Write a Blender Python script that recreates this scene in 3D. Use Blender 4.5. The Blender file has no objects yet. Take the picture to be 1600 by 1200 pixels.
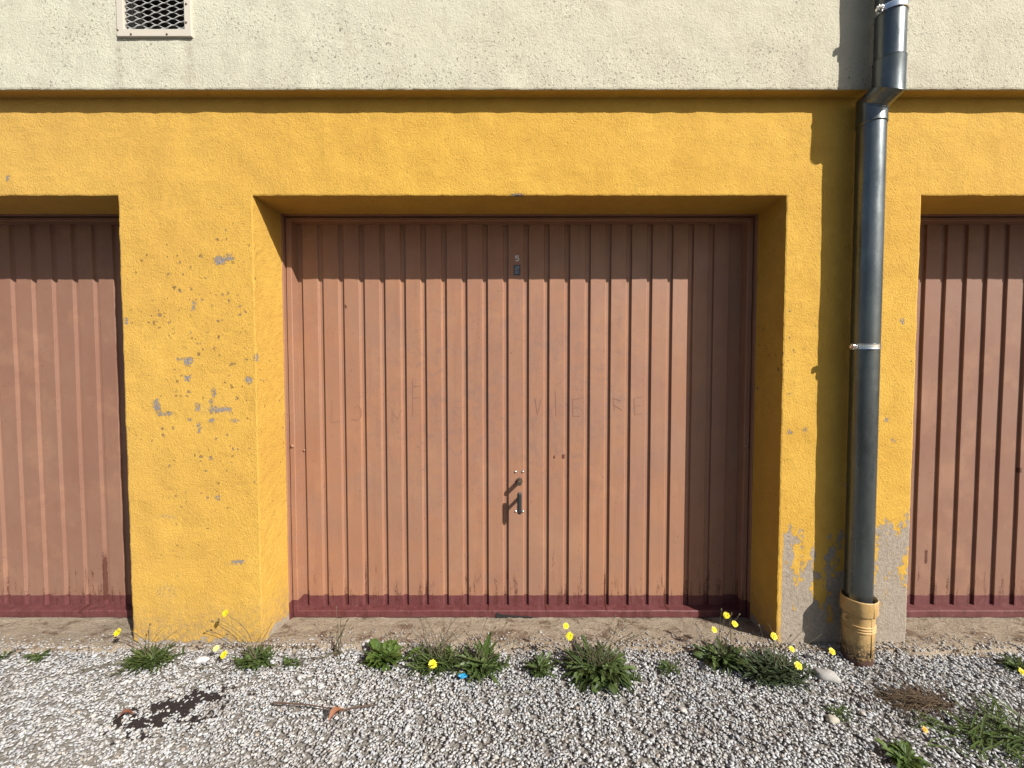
import bpy, bmesh, math, random
import numpy as np
from mathutils import Vector, Matrix, noise
R = math.radians
random.seed(7)
rng = np.random.default_rng(11)
S = bpy.context.scene
COL = S.collection

# ------------------------------------------------------------------ camera
EYE = 1.31; DIST = 1.93; PITCH = R(2.12); FPX = 647.0; CX = 811.0
cam = bpy.data.cameras.new('camera'); co = bpy.data.objects.new('camera', cam); COL.objects.link(co)
cam.sensor_width = 36; cam.lens = FPX / 1600 * 36; cam.shift_x = -(CX - 800) / 1600
cam.clip_start = 0.02; cam.clip_end = 500
co.location = (0, -DIST, EYE); co.rotation_euler = (R(90) - PITCH, 0, 0)
S.camera = co
# ------------------------------------------------------------------ light
SUNV = Vector((1.08, -1.0, 1.085))          # towards the sun
w = bpy.data.worlds.new('World'); S.world = w; w.use_nodes = True
nt = w.node_tree; sky = nt.nodes.new('ShaderNodeTexSky'); sky.sky_type = 'NISHITA'; sky.sun_disc = False
sky.sun_elevation = math.asin(SUNV.z / SUNV.length); sky.sun_rotation = math.atan2(SUNV.x, SUNV.y)
sky.air_density = 1.0; sky.dust_density = 2.0
bg = nt.nodes['Background']; bg.inputs['Strength'].default_value = 0.066
nt.links.new(sky.outputs[0], bg.inputs[0])
sl = bpy.data.lights.new('sun', 'SUN'); so = bpy.data.objects.new('sun', sl); COL.objects.link(so)
sl.energy = 5.0; sl.angle = R(0.5); sl.color = (1, 0.955, 0.88)
so.rotation_euler = (-SUNV).to_track_quat('-Z', 'Y').to_euler(); so.location = SUNV * 6
S.view_settings.view_transform = 'Standard'; S.view_settings.look = 'None'
S.view_settings.exposure = 0.85; S.view_settings.gamma = 1
S.cycles.max_bounces = 6; S.cycles.diffuse_bounces = 2; S.cycles.glossy_bounces = 3

# ------------------------------------------------------------------ helpers
def ray(px, py):
    u = (px - CX) / FPX; v = (600 - py) / FPX
    return Vector((u, math.cos(PITCH) + v * math.sin(PITCH), -math.sin(PITCH) + v * math.cos(PITCH)))
def at(px, py, Y=0.0):                     # point on the plane y = Y seen at a photo pixel
    d = ray(px, py); t = (Y + DIST) / d.y
    return Vector((d.x * t, Y, EYE + d.z * t))
def gp(px, py, z=0.0):                     # point on the ground seen at a photo pixel
    d = ray(px, py); t = (z - EYE) / d.z
    return Vector((d.x * t, d.y * t - DIST, z))
def tag(o, label=None, cat=None, group=None, kind=None):
    if label: o['label'] = label
    if cat: o['category'] = cat
    if group: o['group'] = group
    if kind: o['kind'] = kind
    return o
def empty(name, loc=(0, 0, 0)):
    o = bpy.data.objects.new(name, None); COL.objects.link(o); o.location = loc; o.empty_display_size = .1
    return o
def link(name, me, mat, parent=None):
    o = bpy.data.objects.new(name, me); COL.objects.link(o)
    for m in (mat if isinstance(mat, (list, tuple)) else [mat]): me.materials.append(m)
    if parent is not None:
        o.parent = parent
        p = parent; off = Vector((0, 0, 0))
        while p is not None: off += p.location; p = p.parent
        o.location = -off                # geometry below is written in world coordinates
    return o
def meshobj(name, verts, faces, mat, parent=None, smooth=False, bevel=0):
    me = bpy.data.meshes.new(name); me.from_pydata([tuple(v) for v in verts], [], faces); me.update()
    bm = bmesh.new(); bm.from_mesh(me); bmesh.ops.recalc_face_normals(bm, faces=bm.faces); bm.to_mesh(me); bm.free()
    if smooth: me.polygons.foreach_set('use_smooth', [True] * len(me.polygons))
    o = link(name, me, mat, parent)
    if bevel:
        b = o.modifiers.new('bevel', 'BEVEL'); b.width = bevel; b.segments = 2; b.limit_method = 'ANGLE'
    return o
def bmobj(name, bm, mat, parent=None, smooth=False, bevel=0):
    me = bpy.data.meshes.new(name); bm.to_mesh(me); bm.free()
    if smooth: me.polygons.foreach_set('use_smooth', [True] * len(me.polygons))
    o = link(name, me, mat, parent)
    if bevel:
        b = o.modifiers.new('bevel', 'BEVEL'); b.width = bevel; b.segments = 2; b.limit_method = 'ANGLE'
    return o
def add_box(bm, a, b):
    vs = [bm.verts.new((x, y, z)) for x in (a[0], b[0]) for y in (a[1], b[1]) for z in (a[2], b[2])]
    for f in ((0,1,3,2),(4,6,7,5),(0,4,5,1),(2,3,7,6),(0,2,6,4),(1,5,7,3)): bm.faces.new([vs[i] for i in f])
def add_tube(bm, pts, rad, seg=8, cap=True, ends=None):
    """tube along a polyline; ring planes are mitred at the corners"""
    pts = [Vector(p) for p in pts]; n = len(pts); rings = []
    rr = rad if isinstance(rad, (list, tuple)) else [rad] * n
    ref = None
    for i, p in enumerate(pts):
        d0 = (pts[i] - pts[i-1]).normalized() if i else None
        d1 = (pts[i+1] - pts[i]).normalized() if i < n-1 else None
        d = d1 if d0 is None else d0
        if ref is None:
            ref = Vector((0, 0, 1)) if abs(d.z) < .9 else Vector((0, -1, 0))
        a = (ref - d * ref.dot(d)).normalized(); b = d.cross(a); ref = a
        nrm = d if (d0 is None or d1 is None) else (d0 + d1).normalized()
        if ends and i == 0 and ends[0] is not None: nrm = ends[0]
        if ends and i == n-1 and ends[1] is not None: nrm = ends[1]
        ring = []
        for k in range(seg):
            t = 2 * math.pi * k / seg
            o = (a * math.cos(t) + b * math.sin(t)) * rr[i]
            s = -o.dot(nrm) / max(.15, d.dot(nrm))
            ring.append(bm.verts.new(p + o + d * s))
        rings.append(ring)
    for r0, r1 in zip(rings, rings[1:]):
        for k in range(seg): bm.faces.new((r0[k], r0[(k+1) % seg], r1[(k+1) % seg], r1[k]))
    if cap:
        try: bm.faces.new(rings[0][::-1]); bm.faces.new(rings[-1])
        except Exception: pass
    return rings
def lathe(bm, cx, cy, prof, seg=48):
    rings = [[bm.verts.new((cx + r * math.cos(2*math.pi*k/seg), cy + r * math.sin(2*math.pi*k/seg), z)) for k in range(seg)] for r, z in prof]
    for r0, r1 in zip(rings, rings[1:]):
        for k in range(seg): bm.faces.new((r0[k], r0[(k+1) % seg], r1[(k+1) % seg], r1[k]))
    return rings
def n1(x, y, z=0.0): return noise.noise(Vector((x, y, z)))

# ------------------------------------------------------------------ materials
ALB = .58                                # the photograph is exposed bright: true colours are darker than they look
class Mat:
    def __init__(s, name):
        s.m = bpy.data.materials.new(name); s.m.use_nodes = True; s.t = s.m.node_tree
        s.b = s.t.nodes['Principled BSDF']
        s.pos = s.t.nodes.new('ShaderNodeNewGeometry').outputs['Position']
    def n(s, typ, **kw):
        nd = s.t.nodes.new(typ)
        for k, v in kw.items(): setattr(nd, k, v)
        return nd
    def put(s, inp, v):
        if isinstance(v, bpy.types.NodeSocket): s.t.links.new(v, inp)
        elif v is not None: inp.default_value = v
    def math(s, op, a, b=None, c=None, clamp=False):
        nd = s.n('ShaderNodeMath', operation=op, use_clamp=clamp)
        s.put(nd.inputs[0], a); s.put(nd.inputs[1], b)
        if c is not None: s.put(nd.inputs[2], c)
        return nd.outputs[0]
    def vmath(s, op, a, b):
        nd = s.n('ShaderNodeVectorMath', operation=op); s.put(nd.inputs[0], a); s.put(nd.inputs[1], b)
        return nd.outputs[0] if op not in ('DISTANCE', 'LENGTH', 'DOT_PRODUCT') else nd.outputs[1]
    def xyz(s, v=None):
        nd = s.n('ShaderNodeSeparateXYZ'); s.put(nd.inputs[0], v or s.pos); return nd.outputs
    def noise(s, scale, detail=4, rough=.55, vec=None, stretch=None, off=None, color=False, distort=0):
        v = vec or s.pos
        if stretch: v = s.vmath('MULTIPLY', v, stretch)
        if off: v = s.vmath('ADD', v, off)
        nd = s.n('ShaderNodeTexNoise'); s.put(nd.inputs['Vector'], v); nd.inputs['Scale'].default_value = scale
        nd.inputs['Detail'].default_value = detail; nd.inputs['Roughness'].default_value = rough
        nd.inputs['Distortion'].default_value = distort
        return nd.outputs['Color' if color else 'Fac']
    def voro(s, scale, vec=None, feature='F1', out='Distance', rnd=1):
        nd = s.n('ShaderNodeTexVoronoi', feature=feature); s.put(nd.inputs['Vector'], vec or s.pos); nd.inputs['Scale'].default_value = scale
        nd.inputs['Randomness'].default_value = rnd
        return nd.outputs[out]
    def ramp(s, f, lo, hi, a=0., b=1.):
        nd = s.n('ShaderNodeMapRange'); s.put(nd.inputs[0], f); s.put(nd.inputs[1], lo); s.put(nd.inputs[2], hi)
        nd.inputs[3].default_value = a; nd.inputs[4].default_value = b; nd.clamp = True
        return nd.outputs[0]
    def mix(s, f, a, b, mode='MIX'):
        nd = s.n('ShaderNodeMix', data_type='RGBA', blend_type=mode)
        s.put(nd.inputs[0], f)
        for i, v in ((6, a), (7, b)):
            s.put(nd.inputs[i], tuple(v) + (1,) if isinstance(v, (tuple, list)) and len(v) == 3 else v)
        return nd.outputs[2]
    def color(s, c, k=None):
        k = ALB if k is None else k
        s.put(s.b.inputs['Base Color'], s.vmath('MULTIPLY', c, (k, k, k)) if not isinstance(c, tuple) else tuple(x * k for x in c) + (1,))
    def rough(s, r): s.put(s.b.inputs['Roughness'], r)
    def spec(s, v): s.b.inputs['Specular IOR Level'].default_value = v
    def bump(s, h, strength=1., dist=.002):
        prev = s.b.inputs['Normal'].links[0].from_socket if s.b.inputs['Normal'].links else None
        nd = s.n('ShaderNodeBump'); nd.inputs['Strength'].default_value = strength; nd.inputs['Distance'].default_value = dist
        s.put(nd.inputs['Height'], h)
        if prev: s.t.links.new(prev, nd.inputs['Normal'])
        s.t.links.new(nd.outputs[0], s.b.inputs['Normal'])

def simple(name, c, rough=.6, metal=0., spec=.5):
    m = Mat(name); m.color(c, 1.0 if metal > .5 else .7); m.rough(rough); m.b.inputs['Metallic'].default_value = metal; m.spec(spec); return m.m

def stucco_height(m):
    warp = m.vmath('ADD', m.pos, m.vmath('MULTIPLY', m.noise(30, 2, color=True), (.02, .02, .02)))
    grain = m.noise(330, 3, .6, vec=warp)
    mid = m.noise(125, 4, .62, vec=warp, stretch=(1, 1, .75), distort=.5)
    ridge = m.math('ABSOLUTE', m.math('SUBTRACT', m.noise(90, 3, .55, vec=warp, off=(3, 1, 7)), .5))
    h = m.math('ADD', m.math('MULTIPLY', grain, .40), m.math('MULTIPLY', mid, .85))
    return m.math('SUBTRACT', h, m.math('MULTIPLY', ridge, .9))

def yellow_wall():
    m = Mat('yellow_stucco'); X, Y, Z = m.xyz()
    big = m.noise(2.2, 4, .6); med = m.noise(14, 4, .6)
    col = m.mix(m.ramp(big, .35, .68), (.770, .440, .066), (.860, .520, .088))
    col = m.mix(m.ramp(med, .42, .72, 0, .35), col, (.62, .33, .05))
    # paler, worn on the left part of the band
    col = m.mix(m.ramp(m.math('ADD', X, m.math('MULTIPLY', big, 1.2)), -2.0, .2, .35, 0), col, (.72, .47, .17))
    # dirt at the foot
    foot = m.math('MULTIPLY', m.ramp(m.math('ADD', Z, m.math('MULTIPLY', m.noise(9, 4), .22)), .12, .34, 1, 0), m.ramp(m.noise(40, 4), .35, .6))
    col = m.mix(m.math('MULTIPLY', foot, .75), col, (.42, .30, .16))
    dark = m.mix(0.55, col, (.26, .2, .13))
    # small pits
    dist = m.vmath('ADD', m.pos, m.vmath('MULTIPLY', m.noise(85, 4, .7, color=True), (.030, .030, .030)))
    v = m.voro(40, dist); vc = m.voro(40, dist, out='Color')
    sep = m.n('ShaderNodeSeparateColor'); m.put(sep.inputs[0], vc)
    zone = m.math('MULTIPLY', m.math('MULTIPLY', m.ramp(Z, 2.25, 1.85), m.ramp(Z, .15, .9)), m.math('MAXIMUM', m.ramp(m.noise(1.6, 2, off=(5, 0, 2)), .45, .65), m.ramp(m.math('ABSOLUTE', m.math('ADD', X, 1.48)), .42, .12)))
    thr = m.math('MULTIPLY', m.math('MULTIPLY', sep.outputs[0], sep.outputs[1]), m.math('ADD', .09, m.math('MULTIPLY', zone, .43)))
    pit = m.math('LESS_THAN', v, thr)
    pit = m.math('MULTIPLY', pit, m.math('GREATER_THAN', sep.outputs[2], m.math('SUBTRACT', .62, m.math('MULTIPLY', zone, .22))))
    col = m.mix(m.math('MULTIPLY', pit, .75), col, m.mix(m.ramp(m.noise(20, 1), .45, .55), (.20, .125, .055), (.24, .19, .15)))
    # chipped places where the render shows
    dx = m.vmath('ADD', m.pos, m.vmath('MULTIPLY', m.vmath('SUBTRACT', m.noise(55, 5, .8, color=True), (.5, .5, .5)), (.075, 0, .075)))
    CX_, _, CZ_ = m.xyz(dx)
    chips = [(343,407,11,7),(356,402,10,4),(303,479,3,8),(295,564,9,8),(281,562,7,2),(245,634,6,12),(252,647,6,3),(264,646,8,3),(334,613,3,9),
             (350,639,14,3.5),(331,634,2.5,12),(309,636,4,7),(330,657,5,4),(197,502,3,7),(399,558,3.5,6),(293,591,4,6),(388,594,6,6),
             (311,668,3,9),(296,657,3,4),(367,657,7,2),(330,717,4,3),(340,778,2,4),(345,640,16,4),(808,304,11,2.6),(374,878,12,3),(298,520,2,2),
             (1410,502,4,4),(1233,675,4,4),(1258,672,4,3),(1386,657,3,4),(1396,688,2,3),(12,278,4,4),(1236,615,5,1)]
    tot = None
    for (px, py, sx, sy) in chips:
        p = at(px, py); s_ = 1 / 335
        a = m.math('MULTIPLY', m.math('SUBTRACT', CX_, p.x), 1 / (sx * s_ * .92)); b = m.math('MULTIPLY', m.math('SUBTRACT', CZ_, p.z), 1 / (sy * s_ * .92))
        r2 = m.math('MULTIPLY_ADD', a, a, m.math('MULTIPLY', b, b))
        tot = r2 if tot is None else m.math('MINIMUM', tot, r2)
    chip = m.math('MULTIPLY', m.math('LESS_THAN', tot, 1.0), m.math('LESS_THAN', Y, .02))
    chip = m.math('MULTIPLY', chip, m.math('GREATER_THAN', m.noise(95, 3, .7, off=(2, 9, 0)), .44))
    # scuffs: faint grey rubbed marks
    sc = None
    for (px, py, sx, sy) in [(260,925,20,15),(262,808,16,5),(370,880,22,5),(340,640,30,8)]:
        p = at(px, py); s_ = 1 / 335
        a = m.math('MULTIPLY', m.math('SUBTRACT', CX_, p.x), 1 / (sx * s_)); b = m.math('MULTIPLY', m.math('SUBTRACT', CZ_, p.z), 1 / (sy * s_))
        r2 = m.math('MULTIPLY_ADD', a, a, m.math('MULTIPLY', b, b)); sc = r2 if sc is None else m.math('MINIMUM', sc, r2)
    scuff = m.math('MULTIPLY', m.ramp(sc, 1.2, .2), m.ramp(m.noise(90, 4), .48, .6))
    col = m.mix(m.math('MULTIPLY', scuff, .55), col, (.36, .29, .2))
    # render laid bare round the downpipe and at the feet of the pillars
    nz = m.math('ADD', m.math('MULTIPLY', m.noise(10, 7, .68, off=(1.3, 0, 5.3), stretch=(1, 1, .5)), 3.1), m.math('MULTIPLY', m.noise(48, 5, .7), .50))
    inx = m.math('MULTIPLY', m.ramp(X, 1.20, 1.25), m.ramp(X, 2.3, 2.0))
    reach = m.ramp(X, 1.62, 1.76, .40, .52)
    lim = m.math('MULTIPLY', inx, m.math('SUBTRACT', reach, Z))
    peel = m.math('GREATER_THAN', m.math('ADD', m.math('MULTIPLY', lim, 1.35), nz), m.ramp(inx, 0, 1, 9, 1.84))
    peel = m.math('MULTIPLY', peel, m.math('GREATER_THAN', inx, .02))
    footp = m.math('LESS_THAN', m.math('ADD', Z, m.math('MULTIPLY', m.noise(11, 5, .7), .16)), .092)
    bare = m.math('MAXIMUM', m.math('MAXIMUM', chip, peel), footp)
    grey = m.mix(m.ramp(m.noise(60, 4), .3, .7), (.37, .30, .235), (.53, .45, .36))
    greyc = m.mix(m.ramp(m.noise(60, 4), .3, .7), (.27, .25, .25), (.40, .36, .34))
    grey = m.mix(chip, grey, greyc)
    col = m.mix(bare, col, grey)
    # relief shade put into the colour: hollows of the stucco darkened
    h = stucco_height(m)
    col = m.mix(m.ramp(h, .50, .28, 0, .75), col, m.mix(.5, col, (.36, .19, .03)))
    m.color(col); m.rough(.85); m.spec(.25)
    h2 = m.math('SUBTRACT', h, m.math('MULTIPLY', m.math('MAXIMUM', bare, pit), .5))
    m.bump(m.noise(5, 3), .3, .006)
    m.bump(h2, .9, .0044)
    return m.m

def cream_wall():
    m = Mat('cream_stucco'); X, Y, Z = m.xyz()
    big = m.noise(1.7, 4, .6, off=(2, 2, 2))
    col = m.mix(m.ramp(m.math('ADD', m.math('MULTIPLY', X, .16), big), .15, .95), (.77, .75, .60), (.73, .67, .51))
    col = m.mix(m.ramp(m.noise(11, 5, .65), .5, .8, 0, .5), col, (.52, .47, .36))
    # streaks of dirt under the grille and elsewhere
    st = m.noise(9, 4, .6, stretch=(1, 1, .12))
    under = None
    for px, sx in ((186, .022), (296, .03)):
        x0 = at(px, 90, -.06).x
        a = m.ramp(m.math('ABSOLUTE', m.math('SUBTRACT', X, x0)), sx, 0)
        under = a if under is None else m.math('MAXIMUM', under, a)
    under = m.math('MULTIPLY', under, m.math('MULTIPLY', m.ramp(Z, 2.76, 2.72), m.ramp(Z, 2.50, 2.74, .25, 1)))
    col = m.mix(m.math('MULTIPLY', m.math('MULTIPLY', under, m.ramp(m.noise(50, 4), .25, .6)), .65), col, (.42, .36, .27))
    low = m.math('MULTIPLY', m.ramp(Z, 2.85, 2.54), m.ramp(st, .45, .75))
    col = m.mix(m.math('MULTIPLY', low, .35), col, (.46, .41, .33))
    # dark specks
    dist = m.vmath('ADD', m.pos, m.vmath('MULTIPLY', m.noise(90, 2, color=True), (.02, .02, .02)))
    sp = m.math('MULTIPLY', m.ramp(m.noise(95, 3, .6, vec=dist), .585, .64), m.ramp(m.math('ADD', m.noise(4, 3, off=(7, 1, 1)), m.ramp(Z, 2.9, 2.54, 0, .12)), .42, .62, .1, 1))
    col = m.mix(m.math('MULTIPLY', sp, .8), col, (.20, .18, .13))
    h = stucco_height(m)
    col = m.mix(m.ramp(h, .46, .20, 0, .5), col, m.mix(.5, col, (.30, .27, .2)))  # hollows of the relief darkened in the colour to stand for shade
    m.color(col); m.rough(.9); m.spec(.2)
    m.bump(m.noise(5, 3), .3, .006)
    m.bump(h, .9, .0040)
    return m.m

PANEL_ = .296
def door_paint(name, dull):
    m = Mat(name); X, Y, Z = m.xyz()
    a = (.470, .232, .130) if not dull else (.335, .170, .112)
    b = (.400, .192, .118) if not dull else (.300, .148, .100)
    col = m.mix(m.ramp(m.noise(3, 4, .6), .3, .7), a, b)
    # greyish rubbed smudges
    sm = m.math('MULTIPLY', m.ramp(m.noise(5.5, 6, .72, distort=.8), .46, .66), m.ramp(m.noise(28, 3), .3, .65, .4, 1))
    sm = m.math('MULTIPLY', sm, m.ramp(Z, 2.0, 1.6))
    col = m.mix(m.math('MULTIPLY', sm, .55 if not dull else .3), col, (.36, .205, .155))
    wz = m.math('MULTIPLY', m.ramp(m.math('ABSOLUTE', m.math('ADD', X, .05)), 1.0, .5), m.ramp(m.math('ABSOLUTE', m.math('SUBTRACT', Z, 1.15)), .75, .35))
    s2 = m.math('MULTIPLY', wz, m.ramp(m.noise(13, 6, .75, off=(2, 0, 6), distort=1.2), .50, .62))
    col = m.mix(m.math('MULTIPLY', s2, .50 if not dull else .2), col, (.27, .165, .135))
    lt_ = m.ramp(m.noise(4, 5, .7, off=(6, 0, 1)), .52, .68)
    col = m.mix(m.math('MULTIPLY', lt_, .35), col, (.56, .30, .17))
    scr = m.math('MULTIPLY', m.ramp(m.math('ABSOLUTE', m.math('SUBTRACT', m.noise(16, 3, .6, off=(8, 0, 8), distort=2.5), .5)), .006, 0), m.math('MULTIPLY', wz, m.ramp(m.noise(6, 2, off=(1, 5, 1)), .48, .6)))
    col = m.mix(m.math('MULTIPLY', scr, .45), col, (.26, .14, .10))
    fine = m.noise(260, 2, .6)
    col = m.mix(m.ramp(fine, .35, .65, 0, .22 if dull else .12), col, m.mix(.5, col, (.2, .1, .07)))
    # streaks that ran down
    stv = m.noise(30, 5, .65, stretch=(1, 1, .06))
    col = m.mix(m.ramp(m.noise(2.3, 5, .7, off=(9, 2, 0)), .42, .68, 0, .45), col, (.36, .215, .15))
    col = m.mix(m.math('MULTIPLY', m.ramp(stv, .50, .72), .32), col, (.30, .14, .09))
    # maroon skirt
    edge = m.math('ADD', .064, m.math('MULTIPLY', m.noise(25, 3), .008))
    skirt = m.math('LESS_THAN', Z, edge)
    mar = m.mix(m.ramp(m.noise(20, 4), .35, .7), (.150, .040, .042), (.195, .062, .062))
    mar = m.mix(m.ramp(m.noise(70, 4, .7), .62, .72, 0, .5), mar, (.42, .25, .22))
    col = m.mix(skirt, col, mar)
    # rust
    rn = m.noise(34, 5, .75, stretch=(1, 1, .12), off=(0, 0, 3))
    rm = m.ramp(m.math('ADD', rn, m.ramp(Z, .42, .05, -.10, .085)), .60, .66)
    rm = m.math('MULTIPLY', rm, m.ramp(m.noise(160, 3), .35, .6))
    sp = m.math('MULTIPLY', m.ramp(m.noise(85, 2, off=(4, 0, 0)), .715, .73), m.ramp(Z, 2.0, 0, .6, 1))
    wob = m.math('MULTIPLY', m.math('SUBTRACT', m.noise(60, 4, .7), .5), .012)
    tot = None
    for (px, y0, y1, hw, am) in ((164, 850, 938, 2.4, .8), (176, 900, 940, 1.6, .7), (139, 915, 950, 2.5, .9), (102, 915, 940, 1.2, .5), (571, 860, 945, 1.2, .6), (666, 893, 930, 2.0, .8), (763, 905, 947, 1.6, .7),
                             (852, 900, 947, 1.5, .7), (945, 880, 947, 1.6, .8), (1039, 905, 948, 2.0, .8), (483, 900, 945, 1.6, .6), (880, 711, 716, 2.6, 1), (866, 713, 716, 1.6, 1), (1446, 860, 880, 2.5, .8), (1594, 732, 738, 2.5, 1), (540, 477, 481, 1.6, .8)):
        c0 = at(px, y0, PANEL_); c1 = at(px, y1, PANEL_); u_ = 1/290
        fx = m.ramp(m.math('ABSOLUTE', m.math('ADD', m.math('SUBTRACT', X, c1.x), wob)), hw*u_*1.5, hw*u_*.5)
        fz = m.math('MULTIPLY', m.ramp(Z, c0.z + .008, c0.z - (.12 if y1-y0 > 20 else .002)), m.ramp(Z, c1.z - .006, c1.z))
        f_ = m.math('MULTIPLY', m.math('MULTIPLY', fx, fz), am); tot = f_ if tot is None else m.math('MAXIMUM', tot, f_)
    tot = m.math('MULTIPLY', m.ramp(m.math('ADD', tot, m.math('MULTIPLY', m.noise(150, 3, .75), 1.1)), .85, 1.15), m.math('GREATER_THAN', tot, .02))
    rust = m.math('MAXIMUM', m.math('MAXIMUM', rm, sp), tot)
    col = m.mix(m.math('MULTIPLY', rust, .85), col, (.09, .022, .012))
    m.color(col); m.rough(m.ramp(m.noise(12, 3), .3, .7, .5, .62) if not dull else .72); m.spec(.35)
    m.bump(m.noise(6, 3, stretch=(1, 1, .5)), .6, .006)
    m.bump(m.math('SUBTRACT', m.math('MULTIPLY', fine, .5), rust), .35, .0006 if not dull else .0012)
    return m.m

def concrete():
    m = Mat('rough_concrete'); X, Y, Z = m.xyz()
    col = m.mix(m.ramp(m.noise(6, 5, .65), .3, .7), (.72, .59, .44), (.55, .44, .32))
    col = m.mix(m.ramp(m.noise(75, 5, .75), .5, .62, 0, .8), col, (.72, .62, .50))
    col = m.mix(m.ramp(m.noise(8, 6, .75, off=(3, 3, 3)), .52, .60, 0, .8), col, (.24, .145, .09))
    col = m.mix(m.ramp(m.noise(150, 3, .6), .58, .68, 0, .7), col, (.13, .09, .06))
    m.color(col); m.rough(.95); m.spec(.2)
    m.bump(m.noise(26, 5, .7), 1.0, .03)
    m.bump(m.noise(110, 6, .75), 1.0, .012)
    return m.m
def soil():
    m = Mat('soil_under_gravel'); X, Y, Z = m.xyz()
    v = m.voro(85); vc = m.voro(85, out='Color'); sep = m.n('ShaderNodeSeparateColor'); m.put(sep.inputs[0], vc)
    stone = m.mix(sep.outputs[0], (.62, .60, .56), (.34, .32, .29))
    dirt = m.mix(m.noise(30), (.20, .18, .16), (.36, .33, .29))
    # beyond the patch of single stones the gravel is too far away to show more than its speckle
    far = m.math('MAXIMUM', m.ramp(m.math('ABSOLUTE', X), 2.9, 3.0), m.ramp(Y, -1.2, -1.3))
    f = m.math('MULTIPLY', m.ramp(v, .62, .4), far)
    dark_yard = m.ramp(m.math('ADD', Y, m.math('MULTIPLY', m.noise(3, 3), .2)), -1.7, -1.75)  # unseen ground behind the camera, added dark to cut bounced light
    m.color(m.mix(dark_yard, m.mix(f, dirt, stone), (.055, .053, .05))); m.rough(.95)
    m.bump(m.math('MULTIPLY', v, -1.0), .9, .006)
    return m.m
def pebble():
    m = Mat('pebble_stone')
    g = m.t.nodes.new('ShaderNodeNewGeometry'); r = g.outputs['Random Per Island']
    cr = m.n('ShaderNodeValToRGB'); m.put(cr.inputs[0], r)
    e = cr.color_ramp; e.interpolation = 'LINEAR'
    stops = [(0, (.26, .24, .22)), (.10, (.42, .40, .38)), (.22, (.64, .62, .59)), (.38, (.50, .49, .48)), (.52, (.76, .74, .70)), (.64, (.58, .53, .46)), (.76, (.84, .82, .79)), (.88, (.52, .51, .52)), (.95, (.76, .70, .62)), (1, (.48, .37, .28))]
    e.elements[0].position = 0; e.elements[0].color = stops[0][1] + (1,); e.elements[1].position = 1; e.elements[1].color = stops[-1][1] + (1,)
    for p, c in stops[1:-1]:
        q = e.elements.new(p); q.color = c + (1,)
    cr_out = m.mix(1., cr.outputs[0], (.965, 1.0, 1.05), mode='MULTIPLY')
    X, Y, Z = m.xyz()
    dirty = m.math('MAXIMUM', m.ramp(m.noise(4, 5, .7), .54, .68), m.ramp(m.math('ADD', Y, m.math('MULTIPLY', m.noise(12, 3), .06)), -.07, .03, 0, .6))
    col = m.mix(m.ramp(m.noise(1.8, 3), .4, .7, 0, .8), cr_out, m.mix(1., cr_out, (.84, .87, .90), mode='MULTIPLY'))
    col = m.mix(m.math('MULTIPLY', dirty, .6), col, (.25, .19, .14))
    col = m.mix(m.ramp(m.noise(220, 3), .45, .7, 0, .35), col, (.34, .30, .27))
    m.color(col); m.rough(.8); m.spec(.3)
    return m.m
def leafmat(name, c0, c1, rough=.5):
    m = Mat(name); g = m.t.nodes.new('ShaderNodeNewGeometry')
    col = m.mix(g.outputs['Random Per Island'], c0, c1)
    col = m.mix(m.ramp(m.noise(60, 3), .4, .7, 0, .4), col, tuple(x * .6 for x in c0))
    m.color(col, .8); m.rough(rough); m.spec(.35)
    tr = m.n('ShaderNodeBsdfTranslucent'); m.put(tr.inputs[0], col)
    mx = m.n('ShaderNodeMixShader'); mx.inputs[0].default_value = .22
    m.t.links.new(m.b.outputs[0], mx.inputs[1]); m.t.links.new(tr.outputs[0], mx.inputs[2])
    m.t.links.new(mx.outputs[0], m.t.nodes['Material Output'].inputs[0])
    return m.m
def zinc():
    m = Mat('weathered_zinc'); X, Y, Z = m.xyz()
    st = m.noise(14, 5, .65, stretch=(1, 1, .25))
    col = m.mix(m.ramp(st, .35, .7), (.16, .182, .188), (.235, .258, .262))
    col = m.mix(m.ramp(m.noise(60, 3), .66, .74, 0, .6), col, (.09, .09, .09))
    col = m.mix(m.ramp(m.noise(9, 6, .75, off=(0, 0, 8)), .50, .70, 0, .28), col, (.36, .39, .39))
    m.color(col, .62); m.b.inputs['Metallic'].default_value = .85
    m.rough(m.ramp(m.noise(16, 6, .75, stretch=(1, 1, .3)), .35, .65, .24, .40))
    m.bump(m.noise(10, 2, stretch=(1, 1, .4)), .5, .004)
    return m.m
def bootpaint():
    m = Mat('painted_cast_iron'); X, Y, Z = m.xyz()
    col = m.mix(m.ramp(m.noise(25, 4), .35, .7), (.60, .365, .12), (.68, .46, .20))
    dirt = m.math('MULTIPLY', m.ramp(m.math('SUBTRACT', Z, m.math('MULTIPLY', m.noise(30, 4), .13)), .05, -.03), m.ramp(m.noise(110, 4, .7), .38, .52))
    col = m.mix(dirt, col, (.05, .03, .018))
    col = m.mix(m.ramp(m.math('SUBTRACT', Z, m.math('MULTIPLY', m.noise(20, 3), .05)), .0, -.02), col, (.10, .045, .03))
    col = m.mix(m.ramp(m.noise(55, 4), .66, .72, 0, .6), col, (.22, .12, .06))
    m.color(col); m.rough(.6); m.bump(m.noise(80, 4), .5, .003)
    return m.m

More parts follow.
